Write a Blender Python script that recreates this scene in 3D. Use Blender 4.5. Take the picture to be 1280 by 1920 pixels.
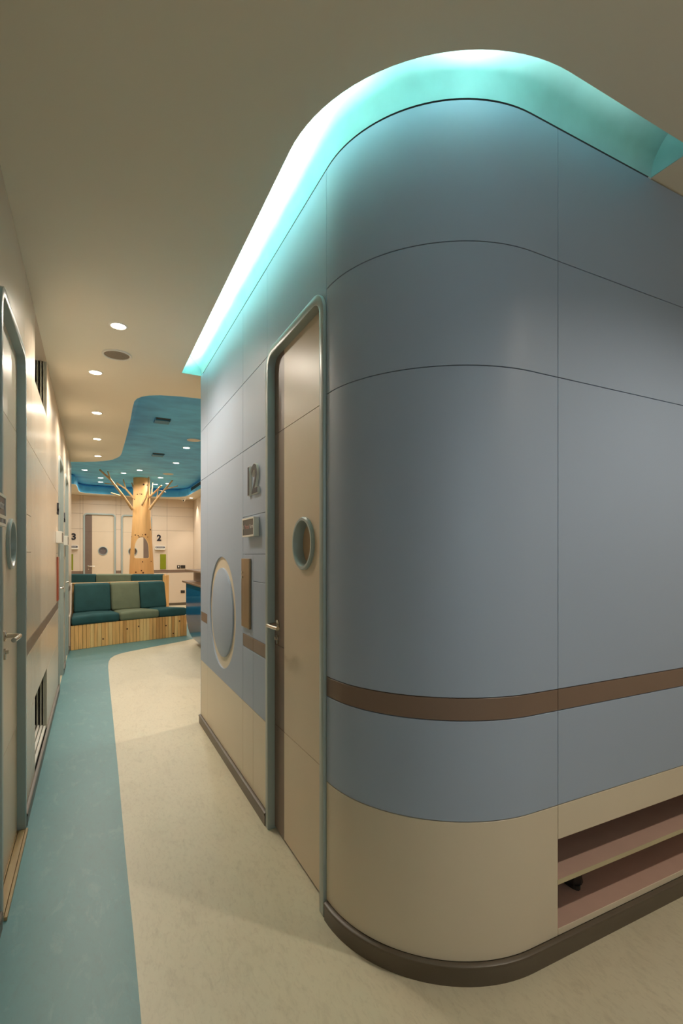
import bpy, bmesh, math, random
from mathutils import Vector, Matrix
from mathutils.geometry import tessellate_polygon
random.seed(7)
for o in list(bpy.data.objects):
    bpy.data.objects.remove(o)
S = bpy.context.scene
COL = S.collection
PI = math.pi

# ------------------------------------------------------------------ camera
EYE = 1.25
YAW = math.atan2(466, 936)
FPX, HOR = 936.0, 1041.0
cam = bpy.data.cameras.new('camera')
cam_o = bpy.data.objects.new('camera', cam)
COL.objects.link(cam_o)
cam_o.location = (0, 0, EYE)
cam_o.rotation_euler = (PI / 2, 0, -YAW)
cam.sensor_fit = 'VERTICAL'
cam.sensor_height = 36
cam.lens = FPX / 1920 * 36
cam.shift_y = (HOR - 960) / 1920
cam.clip_start = 0.02
S.camera = cam_o

# ------------------------------------------------------------------ world, exposure
W = bpy.data.worlds.new('world')
W.use_nodes = True
W.node_tree.nodes['Background'].inputs[0].default_value = (0.70, 0.88, 1.0, 1)
W.node_tree.nodes['Background'].inputs[1].default_value = 1.8
S.world = W
S.view_settings.view_transform = 'Standard'
S.view_settings.look = 'None'
S.view_settings.gamma = 1
S.view_settings.use_curve_mapping = False
S.view_settings.exposure = 0.0
S.cycles.diffuse_bounces = 8
S.cycles.max_bounces = 10

# light levels, seen, inferred and added fittings (watts and colours)
WARM = (1.0, 0.875, 0.73)
NEUT = (1.0, 0.91, 0.80)
P_CORR = 47       # corridor downlights
P_HALL = 42       # waiting hall downlights
P_PASS = 80       # unseen downlights of the passage in front of the rounded corner
P_WASH = 45
E_LED = 70.0      # cove led strip


def ray(px, py, D):
    """world point at depth D in front of the camera seen at photo pixel px, py"""
    u, v = (px - 640) / FPX, (HOR - py) / FPX
    s, c = math.sin(YAW), math.cos(YAW)
    return Vector(((s + u * c) * D, (c - u * s) * D, EYE + v * D))


# ------------------------------------------------------------------ materials
def lin(c):
    return tuple(((x / 255) / 12.92 if x / 255 <= .04045 else ((x / 255 + .055) / 1.055) ** 2.4) for x in c) + (1,)


def mat(name, rgb, rough=.4, metal=0., var=.05, scale=6., stretch=(1, 1, 1), bump=0., bscale=200., spec=.5, coat=0.):
    m = bpy.data.materials.new(name)
    m.use_nodes = True
    nt = m.node_tree
    b = nt.nodes['Principled BSDF']
    b.inputs['Roughness'].default_value = rough
    b.inputs['Metallic'].default_value = metal
    b.inputs['Specular IOR Level'].default_value = spec
    b.inputs['Coat Weight'].default_value = coat
    tc = nt.nodes.new('ShaderNodeTexCoord')
    mp = nt.nodes.new('ShaderNodeMapping')
    mp.inputs['Scale'].default_value = stretch
    nz = nt.nodes.new('ShaderNodeTexNoise')
    nz.inputs['Scale'].default_value = scale
    nz.inputs['Detail'].default_value = 5
    cr = nt.nodes.new('ShaderNodeValToRGB')
    c = lin(rgb)
    cr.color_ramp.elements[0].position = .3
    cr.color_ramp.elements[1].position = .7
    cr.color_ramp.elements[0].color = tuple(x * (1 - var) for x in c[:3]) + (1,)
    cr.color_ramp.elements[1].color = tuple(min(1, x * (1 + var)) for x in c[:3]) + (1,)
    nt.links.new(tc.outputs['Object'], mp.inputs[0])
    nt.links.new(mp.outputs[0], nz.inputs['Vector'])
    nt.links.new(nz.outputs['Fac'], cr.inputs[0])
    nt.links.new(cr.outputs[0], b.inputs['Base Color'])
    if bump:
        n2 = nt.nodes.new('ShaderNodeTexNoise')
        n2.inputs['Scale'].default_value = bscale
        bp = nt.nodes.new('ShaderNodeBump')
        bp.inputs['Strength'].default_value = bump
        bp.inputs['Distance'].default_value = .002
        nt.links.new(mp.outputs[0], n2.inputs['Vector'])
        nt.links.new(n2.outputs['Fac'], bp.inputs['Height'])
        nt.links.new(bp.outputs[0], b.inputs['Normal'])
    return m


def emat(name, rgb, strength):
    m = bpy.data.materials.new(name)
    m.use_nodes = True
    nt = m.node_tree
    b = nt.nodes['Principled BSDF']
    b.inputs['Base Color'].default_value = (*rgb, 1)
    b.inputs['Emission Color'].default_value = (*rgb, 1)
    b.inputs['Emission Strength'].default_value = strength
    return m


def vinyl(name, base, fleck, pale, rough=.38):
    """marbled sheet vinyl: soft clouds, short directional flecks"""
    m = mat(name, base, rough, var=.05, scale=1.6, bump=.03, bscale=60)
    nt = m.node_tree
    b = nt.nodes['Principled BSDF']
    ramp0 = [n for n in nt.nodes if n.type == 'VALTORGB'][0]
    tc = [n for n in nt.nodes if n.type == 'TEX_COORD'][0]
    last = ramp0.outputs[0]
    for k, (col, sc, lo, hi, st) in enumerate(((fleck, 22, .54, .74, (1.0, .36, 1)), (pale, 18, .54, .76, (.9, .34, 1)), (fleck, 75, .50, .72, (1, .4, 1)), (fleck, 7, .56, .72, (1.1, .5, 1)))):
        mp = nt.nodes.new('ShaderNodeMapping')
        mp.inputs['Scale'].default_value = st
        mp.inputs['Location'].default_value = (k * 3.7, k * 1.3, 0)
        mp.inputs['Rotation'].default_value = (0, 0, .12)
        nz = nt.nodes.new('ShaderNodeTexNoise')
        nz.inputs['Scale'].default_value = sc
        nz.inputs['Detail'].default_value = 7
        nz.inputs['Roughness'].default_value = .68
        nz.inputs['Distortion'].default_value = .6
        cr = nt.nodes.new('ShaderNodeValToRGB')
        cr.color_ramp.elements[0].position = lo
        cr.color_ramp.elements[1].position = hi
        mu = nt.nodes.new('ShaderNodeMath')
        mu.operation = 'MULTIPLY'
        mu.inputs[1].default_value = (.30, .20, .27, .16)[k]
        mx = nt.nodes.new('ShaderNodeMix')
        mx.data_type = 'RGBA'
        nt.links.new(tc.outputs['Object'], mp.inputs[0])
        nt.links.new(mp.outputs[0], nz.inputs['Vector'])
        nt.links.new(nz.outputs['Fac'], cr.inputs[0])
        nt.links.new(cr.outputs[0], mu.inputs[0])
        nt.links.new(mu.outputs[0], mx.inputs[0])
        nt.links.new(last, mx.inputs[6])
        mx.inputs[7].default_value = lin(col)
        last = mx.outputs[2]
    nt.links.new(last, b.inputs['Base Color'])
    return m


M = dict(
    blue=mat('laminate_blue_grey', (157, 173, 194), .45, var=.012, scale=3, bump=.015, bscale=900),
    beige=mat('laminate_beige', (212, 200, 178), .34, var=.02, scale=3, bump=.015, bscale=900),
    cream=mat('laminate_cream', (210, 194, 174), .27, var=.015, scale=3, bump=.01, bscale=900),
    brown=mat('laminate_brown', (124, 104, 90), .36, var=.03, scale=8),
    leaf=mat('door_laminate', (214, 197, 172), .36, var=.02, scale=4),
    taupe=mat('door_taupe', (118, 100, 88), .38, var=.04, scale=10),
    dark=mat('joint_dark', (46, 40, 34), .8, var=.1),
    skirt=mat('skirting', (92, 82, 68), .4, var=.06, scale=10),
    ceil=mat('ceiling_paint', (228, 220, 200), .8, var=.012, scale=2),
    cove=mat('cove_paint', (166, 210, 212), .55, var=.12, scale=5, bump=.12, bscale=14),
    sky=mat('sky_paint', (96, 192, 252), .6, var=.2, scale=4, stretch=(.8, 1.3, 1), bump=.15, bscale=9),
    frame=mat('frame_paint', (160, 174, 172), .28, var=.02, scale=4),
    steel=mat('steel', (200, 192, 178), .22, 1., var=.04, scale=20),
    champ=mat('brushed_champagne', (168, 146, 116), .3, 1., var=.1, scale=3, stretch=(12, 12, .6)),
    white=mat('white_plastic', (226, 224, 214), .35, var=.02),
    navy=mat('navy_print', (34, 36, 56), .4, var=.05),
    slate=mat('sign_black', (58, 56, 60), .35, var=.06),
    number=mat('number_face', (44, 45, 50), .6, var=.05),
    ink=mat('number_ink', (32, 32, 44), .4, var=.05),
    pale_txt=mat('text_white', (214, 210, 208), .5, var=.02),
    rose_txt=mat('text_rose', (206, 160, 156), .5, var=.02),
    green=mat('plate_green', (124, 132, 12), .4, var=.06),
    red=mat('plate_red', (150, 72, 48), .4, var=.06),
    teal_c=mat('velvet_teal', (36, 80, 82), .85, var=.14, scale=7, bump=.2, bscale=300),
    sage_c=mat('velvet_sage', (112, 122, 98), .85, var=.1, scale=7, bump=.2, bscale=300),
    pine=mat('pine_slat', (238, 188, 118), .5, var=.16, scale=5, stretch=(7, 7, .7)),
    pine_b=mat('pine_slat_dark', (214, 160, 94), .5, var=.14, scale=5, stretch=(7, 7, .7)),
    pine_c=mat('pine_slat_light', (246, 206, 138), .5, var=.12, scale=5, stretch=(7, 7, .7)),
    pine_cap=mat('pine_cap', (222, 184, 124), .5, var=.08, scale=6),
    bark=mat('trunk_ply', (214, 166, 106), .5, var=.08, scale=4, stretch=(5, 5, .5)),
    branch=mat('branch_wood', (192, 158, 112), .6, var=.15, scale=8, stretch=(3, 3, 1)),
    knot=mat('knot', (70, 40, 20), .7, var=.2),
    desk=mat('desk_lacquer', (0, 104, 158), .2, var=.04, scale=2, coat=.15),
    desk_grey=mat('desk_grey', (116, 122, 134), .2, var=.03),
    wood_top=mat('counter_wood', (132, 104, 80), .4, var=.08, scale=5, stretch=(6, .8, 6)),
    glass_d=mat('porthole_glass', (104, 88, 76), .12, var=.25, scale=30),
    glass_view=mat('painted_porthole_view', (196, 168, 136), .25, var=.05, scale=6),  # beige colour stands in for the bright view and reflection in the glass
    frost=mat('frosted_pane', (176, 172, 156), .3, var=.04),
    shelf=mat('shelf_board', (196, 164, 148), .45, var=.04, scale=10),
    edge=mat('shelf_edge', (190, 178, 144), .45, var=.04, scale=10),
    niche=mat('niche_shade', (120, 98, 80), .6, var=.08, scale=8),  # dark tone paints in the shade at the back of the niche
    shoe=mat('shoe_leather', (22, 18, 18), .45, var=.2, scale=20),
    sole=mat('shoe_sole', (52, 46, 42), .7, var=.2, scale=20),
    mesh=mat('speaker_mesh', (128, 116, 100), .6, var=.1, scale=60),
    grille=mat('grille_dark', (30, 60, 74), .6, var=.1),
    tan=mat('threshold_wood', (158, 134, 92), .45, var=.12, scale=5, stretch=(5, .6, 1)),
    slot_lid=mat('slot_lid', (60, 132, 164), .5, var=.05),
    black=mat('socket_black', (48, 44, 40), .4, var=.1),
    lens=emat('lamp_lens', (1.0, .9, .74), 14),
    lens_h=emat('lamp_lens_hall', (1.0, .93, .82), 14),
    led=emat('led_strip', (.93, 1.0, .95), E_LED),
    led_hot=emat('led_strip_strong', (.95, 1.0, .97), E_LED * 2.2),
    led_dim=emat('led_strip_weak', (.90, 1.0, .96), E_LED * .07),
    floor=vinyl('vinyl_cream', (207, 197, 170), (150, 136, 108), (222, 214, 192)),
    teal=vinyl('vinyl_teal', (82, 134, 138), (82, 112, 112), (168, 192, 186)),
)


# ------------------------------------------------------------------ builders
def org(p):
    v = Vector((0, 0, 0))
    while p is not None:
        v += p.location
        p = p.parent
    return v


def tag(o, label=None, cat=None, group=None, kind=None):
    if label: o['label'] = label
    if cat: o['category'] = cat
    if group: o['group'] = group
    if kind: o['kind'] = kind
    return o


def thing(name, loc, label=None, cat=None, group=None, kind=None):
    o = bpy.data.objects.new(name, None)
    o.empty_display_size = .05
    COL.objects.link(o)
    o.location = loc
    return tag(o, label, cat, group, kind)


class MB:
    """collects shapes, builds ONE mesh object"""

    def __init__(s):
        s.v, s.f, s.fm = [], [], []
        s.map = None
        s.mi = 0

    def add(s, vs, fs):
        n = len(s.v)
        s.v += [Vector(s.map(*v)) if s.map else Vector(v) for v in vs]
        s.f += [tuple(i + n for i in f) for f in fs]
        s.fm += [s.mi] * len(fs)
        return s

    def box(s, x0, x1, y0, y1, z0, z1):
        return s.add([(x, y, z) for x in (x0, x1) for y in (y0, y1) for z in (z0, z1)],
                     [(0, 1, 3, 2), (4, 6, 7, 5), (0, 4, 5, 1), (2, 3, 7, 6), (0, 2, 6, 4), (1, 5, 7, 3)])

    def grid(s, rows, closed_r=False, closed_c=False, caps=False):
        """rows: list of point lists"""
        m, n = len(rows), len(rows[0])
        vs = [p for r in rows for p in r]
        fs = []
        for i in range(m if closed_r else m - 1):
            for j in range(n if closed_c else n - 1):
                a, b = i * n + j, i * n + (j + 1) % n
                c, d = ((i + 1) % m) * n + (j + 1) % n, ((i + 1) % m) * n + j
                fs.append((a, b, c, d))
        if caps:
            fs.append(tuple(range(n)))
            fs.append(tuple(range((m - 1) * n, m * n)))
        return s.add(vs, fs)

    def prism(s, loops, a0, a1, ax='z'):
        """loops: outer outline then holes, 2d points; extruded along ax between a0 and a1"""
        def pt(p, a):
            return {'z': (p[0], p[1], a), 'y': (p[0], a, p[1]), 'x': (a, p[0], p[1])}[ax]
        flat = [p for l in loops for p in l]
        tri = tessellate_polygon([[Vector((p[0], p[1], 0)) for p in l] for l in loops])
        n = len(flat)
        vs = [pt(p, a0) for p in flat] + [pt(p, a1) for p in flat]
        fs = [tuple(t) for t in tri] + [tuple(i + n for i in t) for t in tri]
        k = 0
        for l in loops:
            for i in range(len(l)):
                a, b = k + i, k + (i + 1) % len(l)
                fs.append((a, b, b + n, a + n))
            k += len(l)
        return s.add(vs, fs)

    def tube(s, pts, rad, n=10, caps=True):
        pts = [Vector(p) for p in pts]
        rads = rad if isinstance(rad, (list, tuple)) else [rad] * len(pts)
        rows = []
        up = None
        for i, p in enumerate(pts):
            t = (pts[min(i + 1, len(pts) - 1)] - pts[max(i - 1, 0)]).normalized()
            if up is None:
                up = Vector((0, 0, 1)) if abs(t.z) < .9 else Vector((1, 0, 0))
            a = t.cross(up).normalized()
            up = a.cross(t).normalized()
            rows.append([p + (a * math.cos(k * 2 * PI / n) + up * math.sin(k * 2 * PI / n)) * rads[i] for k in range(n)])
        return s.grid(rows, closed_c=True, caps=caps)

    def lathe(s, prof, c, axis, n=32, closed=True):
        """prof: (radius, along axis); c centre; axis 'x','y','z'"""
        rows = []
        for k in range(n):
            a = k * 2 * PI / n
            row = []
            for r, h in prof:
                p = (math.cos(a) * r, math.sin(a) * r)
                row.append({'z': (c[0] + p[0], c[1] + p[1], c[2] + h), 'y': (c[0] + p[0], c[1] + h, c[2] + p[1]),
                            'x': (c[0] + h, c[1] + p[0], c[2] + p[1])}[axis])
            rows.append(row)
        return s.grid(rows, closed_r=True, closed_c=closed)

    def build(s, name, mats, parent=None, bevel=0, seg=2, smooth=False, base=False):
        o0 = org(parent)
        if base:
            xs = [v.x for v in s.v]; ys = [v.y for v in s.v]; zs = [v.z for v in s.v]
            o0 = Vector(((min(xs) + max(xs)) / 2, (min(ys) + max(ys)) / 2, min(zs)))
        me = bpy.data.meshes.new(name)
        me.from_pydata([tuple(v - o0) for v in s.v], [], s.f)
        bm = bmesh.new()
        bm.from_mesh(me)
        for f, i in zip(bm.faces, s.fm):
            f.material_index = i
        bmesh.ops.remove_doubles(bm, verts=bm.verts, dist=1e-6)
        bmesh.ops.recalc_face_normals(bm, faces=bm.faces)
        if bevel:
            es = [e for e in bm.edges if len(e.link_faces) == 2 and e.calc_face_angle(0) > .6]
            bmesh.ops.bevel(bm, geom=es, offset=bevel, segments=seg, profile=.5, affect='EDGES', clamp_overlap=True)
        bm.to_mesh(me)
        bm.free()
        for m in (mats if isinstance(mats, (list, tuple)) else [mats]):
            me.materials.append(m)
        if smooth:
            for p in me.polygons:
                p.use_smooth = True
            try:
                me.set_sharp_from_angle(angle=math.radians(40))
            except Exception:
                pass
        o = bpy.data.objects.new(name, me)
        COL.objects.link(o)
        if parent is not None:
            o.parent = parent
        elif base:
            o.location = o0
        return o


def box(name, x0, x1, y0, y1, z0, z1, m, parent=None, bevel=0, seg=2, base=False, mp=None, smooth=False):
    b = MB()
    b.map = mp
    b.box(x0, x1, y0, y1, z0, z1)
    return b.build(name, m, parent, bevel, seg, smooth=smooth, base=base)


def text_mesh(name, body, size, depth, mp, u, z, m, parent, xs=1.0, align='CENTER', bold=0.):
    """flat lettering on a wall: mp maps (u, v, z); u to the reader's right is given by mp itself"""
    cu = bpy.data.curves.new('lettering', 'FONT')
    cu.body = body
    cu.size = size
    cu.extrude = depth / 2
    cu.offset = bold
    cu.align_x = align
    cu.align_y = 'CENTER'
    t = bpy.data.objects.new('lettering', cu)
    COL.objects.link(t)
    dg = bpy.context.evaluated_depsgraph_get()
    me0 = bpy.data.meshes.new_from_object(t.evaluated_get(dg))
    b = MB()
    b.map = lambda x, y, zz: mp(u + x * xs, zz + depth / 2, z + y)
    b.add([tuple(v.co) for v in me0.vertices], [tuple(p.vertices) for p in me0.polygons])
    bpy.data.objects.remove(t)
    bpy.data.curves.remove(cu)
    bpy.data.meshes.remove(me0)
    return b.build(name, m, parent)


# ------------------------------------------------------------------ plan of the place
XL, XR, YF = -.283, .722, 1.093      # left wall, corridor wall, passage wall
CR = .46                             # rounded corner
CX, CY = XR + CR, YF + CR
YE = 3.80                            # corridor wall ends, hall opens
CEIL, RING, SKY = 2.584, 2.64, 2.85
YB, XS = 13.0, 2.28                  # far wall, hall side wall
XP, YP = 3.4, -1.7                   # passage end wall, wall behind the camera
T = .012                             # panel thickness
GAP = .00125                         # half a joint
ROWS = [.062, .470, .765, .832, 1.805, 2.168]

mapR = lambda u, v, z: (XR - v, u, z)          # corridor wall, u = y
mapL = lambda u, v, z: (XL + v, u, z)          # left wall, u = y
mapF = lambda u, v, z: (u, YB - v, z)          # far wall, u = x
mapP = lambda u, v, z: (u, YF - v, z)          # passage wall, u = x


def arc_path(y0=None, x1=None, n=28):
    """frames (point, outward normal) along corridor wall - rounded corner - passage wall"""
    fr = []
    if y0 is not None:
        fr.append(((XR, y0), (-1, 0)))
    for k in range(n + 1):
        a = PI + PI / 2 * k / n
        c, s = math.cos(a), math.sin(a)
        fr.append(((CX + CR * c, CY + CR * s), (c, s)))
    if x1 is not None:
        fr.append(((x1, YF), (0, -1)))
    return fr


def sweep(b, frames, prof, caps=True):
    rows = [[(p[0] + n[0] * o, p[1] + n[1] * o, z) for o, z in prof] for p, n in frames]
    return b.grid(rows, closed_c=True, caps=caps)


def panel_prof(z0, z1, ch=.0008):
    z0 += GAP; z1 -= GAP
    return [(-T, z0), (-ch, z0), (0, z0 + ch), (0, z1 - ch), (-ch, z1), (-T, z1)]


def panel(parent, mp, u0, u1, z0, z1, m, name='panel', g=GAP):
    return box(name, u0 + g, u1 - g, -T, 0, z0 + g, z1 - g, m, parent, bevel=.0008, seg=1, mp=mp)


# ------------------------------------------------------------------ floor
fl = box('floor', -2.4, XP + .1, YP - .1, YB + .1, -.06, 0, M['floor'])
tag(fl, 'cream marbled vinyl floor', kind='structure')
tp = [(XL, YP), (.112, YP), (.116, 1.43), (.120, 1.78), (.122, 2.28), (.131, 3.13), (.138, 4.16), (.145, 5.40), (.153, 6.18), (.165, 6.45),
      (.19, 6.66), (.244, 6.83), (.32, 6.94), (.408, 7.02), (.58, 7.14), (.759, 7.265), (1.147, 7.51), (1.326, 7.66), (1.55, 7.95), (1.7, 8.4),
      (1.7, 8.9), (1.5, 9.4), (1.0, 9.75), (.2, 9.9), (XL, 9.9)]
b = MB().prism([tp], 0.0, .0012)
b.build('vinyl_inlay', M['teal'], fl)['label'] = 'blue-green marbled vinyl path'

# ------------------------------------------------------------------ ceilings
cove_off = .14
edge = []
for k in range(25):
    a = PI * 1.5 - PI / 2 * k / 24
    edge.append((CX + (CR + cove_off) * math.cos(a), CY + (CR + cove_off) * math.sin(a)))
XC1 = 1.768      # cove ends
YC1 = YE - .005
sky_edge = [(XS, 4.33), (1.4, 4.335), (.83, 4.347), (.66, 4.36), (.502, 4.40), (.42, 4.45), (.366, 4.515), (.335, 4.59), (.322, 4.68), (.322, 4.9),
            (.331, 5.284), (.338, 6.2), (.338, 7.10), (.332, 7.28), (.315, 7.42), (.289, 7.52), (.25, 7.65), (.208, 7.735), (.13, 7.84), (.041, 7.925),
            (-.11, 8.03), (-.266, 8.10), (-.6, 8.2), (-1.2, 8.3), (-2.35, 8.33)]
outline = [(XL - .06, YP), (XP, YP), (XP, YF + .02), (XC1, YF + .02), (XC1, YF - cove_off)] + edge + \
          [(XR - cove_off, YC1), (XR + .05, YC1), (XR + .05, YE + .02), (XS, YE + .02)] + sky_edge[:-3] + [(XL - .06, 8.11)]
cl = MB().prism([outline], CEIL, CEIL + .012).build('ceiling', M['ceil'])
tag(cl, 'off-white painted ceiling of the corridor', kind='structure')

ring_in = [(-2.35, 11.05), (-.40, 11.12), (-.33, 11.14), (-.295, 11.2), (-.285, 11.5), (-.28, 12.2), (-.25, 12.45), (-.16, 12.6), (.0, 12.66), (.868, 12.74),
           (1.6, 12.62), (1.85, 12.48), (1.96, 12.3), (2.0, 12.0), (2.02, 10.7), (2.03, 4.33)]
ro = ring_in + [(XS + .02, 4.33), (XS + .02, YB + .02), (-2.35, YB + .02)]
rg = MB().prism([ro], RING, RING + .012).build('ceiling_ring', M['ceil'])
rg.name = 'trim_1'
tag(rg, 'cream soffit around the hall ceiling', kind='structure')
sk = MB()
sk.box(-2.4, XS + .1, 4.1, YB + .1, SKY, SKY + .03)
so = sk.build('ceiling', M['sky'])
tag(so, 'raised sky-blue ceiling over the waiting hall', kind='structure')
for pts, z in ((sky_edge, CEIL + .012), (ring_in, RING + .012)):
    # coved upstand between soffit and sky ceiling
    rows = []
    n = len(pts)
    for i, p in enumerate(pts):
        t = Vector((pts[min(i + 1, n - 1)][0] - pts[max(i - 1, 0)][0], pts[min(i + 1, n - 1)][1] - pts[max(i - 1, 0)][1])).normalized()
        nx, ny = (-t.y, t.x)
        if pts is sky_edge:
            nx, ny = t.y, -t.x
        h = SKY - z
        rows.append([(p[0] - nx * .0, p[1] - ny * .0, z), (p[0], p[1], SKY - .07), (p[0] + nx * .015, p[1] + ny * .015, SKY - .035),
                     (p[0] + nx * .05, p[1] + ny * .05, SKY - .008), (p[0] + nx * .09, p[1] + ny * .09, SKY - .0005)])
    MB().grid(rows).build('upstand', M['sky'], so, smooth=True)

# light cove over the rounded corner -------------------------------------------------
cv = MB()
ca, cb = .24, .17
prof = []
for k in range(13):
    a = PI / 2 * k / 12
    prof.append((ca - ca * math.cos(a), CEIL + .001 + cb * math.sin(a)))
prof += [(ca + .002, CEIL + cb), (ca + .002, CEIL + .012)]
rows = [[(p[0] + n[0] * o, p[1] + n[1] * o, z) for o, z in prof] for p, n in arc_path(YC1, XC1)]
cv.grid(rows)
cove = cv.build('trim_2', M['cove'], smooth=True)
tag(cove, 'turquoise plaster light cove curving over the rounded corner', kind='structure')
cap = [(0, CEIL)] + prof[:] + [(ca, CEIL)]
cc = MB()
cc.prism([[(YF - o, z) for o, z in prof] + [(YF - ca, CEIL + .001)]], XC1 - .003, XC1 + .01, 'x')
cc.build('end_cap', M['cove'], cove)
cc = MB()
cc.prism([[(XR - o, z) for o, z in prof] + [(XR - ca, CEIL + .001)]], YC1 - .004, YC1 + .006, 'y')
cc.build('end_cap', M['cove'], cove)

lp = MB()
sweep(lp, arc_path(YC1 - .01, XC1 - .002), [(cove_off + .001, CEIL + .0122), (cove_off + .001, CEIL + .040), (cove_off + .009, CEIL + .040), (cove_off + .009, CEIL + .0122)])
lp.build('led_baffle', M['ceil'], cove, smooth=True)  # unseen upstand added to keep direct led light off the wall

# ------------------------------------------------------------------ right wall: corridor side, rounded corner, passage side
DR0, DR1 = 1.570, 2.216       # door 12 frame
NX0, NX1 = 1.298, 2.9         # shoe niche
wb = MB()
wb.box(XR + T, XR + .09, DR1 - .002, YE, 0, CEIL + .06)
wb.box(XR + T, XR + .09, CY, DR1, 2.17, CEIL + .06)
wb.box(XR + T, XR + .09, CY - .002, DR0 + .002, 0, 2.19)
sweep(wb, arc_path(), [(-T, 0), (-T, CEIL + .06), (-.08, CEIL + .06), (-.08, 0)])
wb.box(CX - .002, NX0, YF + T, YF + .09, 0, CEIL + .06)
wb.box(NX0, XP, YF + T, YF + .09, .362, CEIL + .06)
wb.box(NX0, XP, YF + T, YF + .09, 0, .085)
wr = wb.build('wall_right', M['dark'])
tag(wr, 'panelled blue-grey wall with a rounded corner', kind='structure')
R_ = ROWS + [CEIL - .003]
rowm = ['beige', 'blue', 'brown', 'blue', 'blue', 'blue']
# rounded corner panels run from the door frame to the joint on the passage side
for i in range(6):
    b = MB()
    sweep(b, arc_path(CY + .012, NX0 - GAP), panel_prof(R_[i], R_[i + 1]))
    o = b.build('panel' if rowm[i] != 'brown' else 'stripe_panel', M[rowm[i]], wr, smooth=True)
# passage side
for i in range(6):
    z0 = R_[i]
    if i == 0:
        panel(wr, mapP, NX0, XP, .362, R_[1], M['beige'])
        panel(wr, mapP, NX0, XP, .062, .085, M['beige'])
        continue
    panel(wr, mapP, NX0, XP, z0, R_[i + 1], M[rowm[i]], 'panel' if rowm[i] != 'brown' else 'stripe_panel')
# corridor side
YA, YBc, YC = 3.575, 2.64, 2.45
for i in range(6):
    nm = 'panel' if rowm[i] != 'brown' else 'stripe_panel'
    panel(wr, mapR, YA, YE, R_[i], R_[i + 1], M[rowm[i]], nm)
for i in (0, 4, 5):
    panel(wr, mapR, YBc, YA, R_[i], R_[i + 1], M[rowm[i]])
RC, RO, RI = (3.135, .893), .347, .277
b = MB()
circ = lambda r, n=64: [(RC[0] + r * math.cos(2 * PI * k / n), RC[1] + r * math.sin(2 * PI * k / n)) for k in range(n)]
b.prism([[(YBc + GAP, R_[1] + GAP), (YA - GAP, R_[1] + GAP), (YA - GAP, R_[4] - GAP), (YBc + GAP, R_[4] - GAP)], circ(RO)], XR, XR + T, 'x')
ringp = b.build('panel', M['blue'], wr)
b = MB(); b.prism([circ(RO + .002), circ(RI - .004)], XR + .0085, XR + T - .0005, 'x')
b.build('ring_inlay', M['beige'], ringp)['label'] = 'beige routed ring'
b = MB(); b.prism([circ(RI)], XR - .0008, XR + T - .0002, 'x')
b.build('disc', M['blue'], ringp, bevel=.0015, smooth=True)['label'] = 'round blue-grey disc'
YD = DR1 + .004
panel(wr, mapR, YD, YBc, R_[0], R_[1], M['beige']) if False else None
for u0, u1 in ((YD, YC), (YC, YBc)):
    panel(wr, mapR, u0, u1, R_[0], R_[1], M['beige'])
    panel(wr, mapR, u0, u1, R_[1], R_[2], M['blue'])
    panel(wr, mapR, u0, u1, R_[2], R_[3], M['brown'], 'stripe_panel')
panel(wr, mapR, YC, YBc, R_[3], 1.255, M['blue'])
panel(wr, mapR, YD, YC, R_[3], 1.118, M['blue'])
panel(wr, mapR, YD, YC, 1.118, 1.255, M['blue'])
panel(wr, mapR, YD, YBc, 1.255, 1.452, M['blue'])
panel(wr, mapR, YD, YBc, 1.452, R_[4], M['blue'])
panel(wr, mapR, YD, YBc, R_[4], R_[5], M['blue'])
panel(wr, mapR, YD, YBc, R_[5], R_[6], M['blue'])
box('wall_end', XR, XR + .10, YE, YE + .012, .0, CEIL, M['blue'], wr)



def over_panel(parent, mp, u0, u1, z1, m, f0, f1, zt, r=.085):
    """panel above a door, cut to the rounded frame corners"""
    pts = [(u1 - GAP, z1 - GAP), (u0 + GAP, z1 - GAP), (u0 + GAP, zt - r)]
    e = .001
    for k in range(7):
        t = PI - PI / 2 * k / 6
        pts.append((f0 + r + (r + e) * math.cos(t), zt - r + (r + e) * math.sin(t)))
    for k in range(7):
        t = PI / 2 - PI / 2 * k / 6
        pts.append((f1 - r + (r + e) * math.cos(t), zt - r + (r + e) * math.sin(t)))
    pts.append((u1 - GAP, zt - r))
    b = MB(); b.map = mp
    b.prism([pts], -T, 0, 'y')
    return b.build('panel', m, parent)


over_panel(wr, mapR, CY + .0135, YD, R_[6], M['blue'], DR0, DR1, 2.18)

# skirting
sp = [(0, 0), (.013, 0), (.013, .046), (.016, .052), (.015, .058), (.009, .062), (0, .062)]
b = MB(); sweep(b, arc_path(CY + .004, XP), sp)
tag(b.build('baseboard_right', M['skirt'], smooth=True), 'dark brown skirting around the rounded corner', kind='structure')
b = MB(); b.grid([[(XR - o, y, z) for o, z in sp] for y in (DR1 + .003, YE + .012)], closed_c=True, caps=True)
tag(b.build('baseboard_corridor', M['skirt'], smooth=True), 'dark brown skirting along the corridor wall', kind='structure')

# shoe niche --------------------------------------------------------------------------
ns = thing('shoe_shelf', (2.0, 1.25, .085), 'low built-in two-tier shoe shelf recessed in the wall', 'shelf')
yb = YF + .38
box('board', NX0, NX1, YF + .001, yb, .070, .0852, M['shelf'], ns)
box('shelf', NX0, NX1, YF + .001, yb, .222, .237, M['shelf'], ns)
box('edge_strip', NX0, NX1, YF - .0005, YF + .001, .222, .237, M['edge'], ns)
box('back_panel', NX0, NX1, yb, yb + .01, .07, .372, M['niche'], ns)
box('side_panel', NX0 - .012, NX0, YF + .014, yb, .07, .372, M['shelf'], ns)
box('side_panel', NX1, NX1 + .012, YF + .014, yb, .07, .372, M['shelf'], ns)
box('top_panel', NX0, NX1, YF + .014, yb, .362, .374, M['shelf'], ns)

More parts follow.
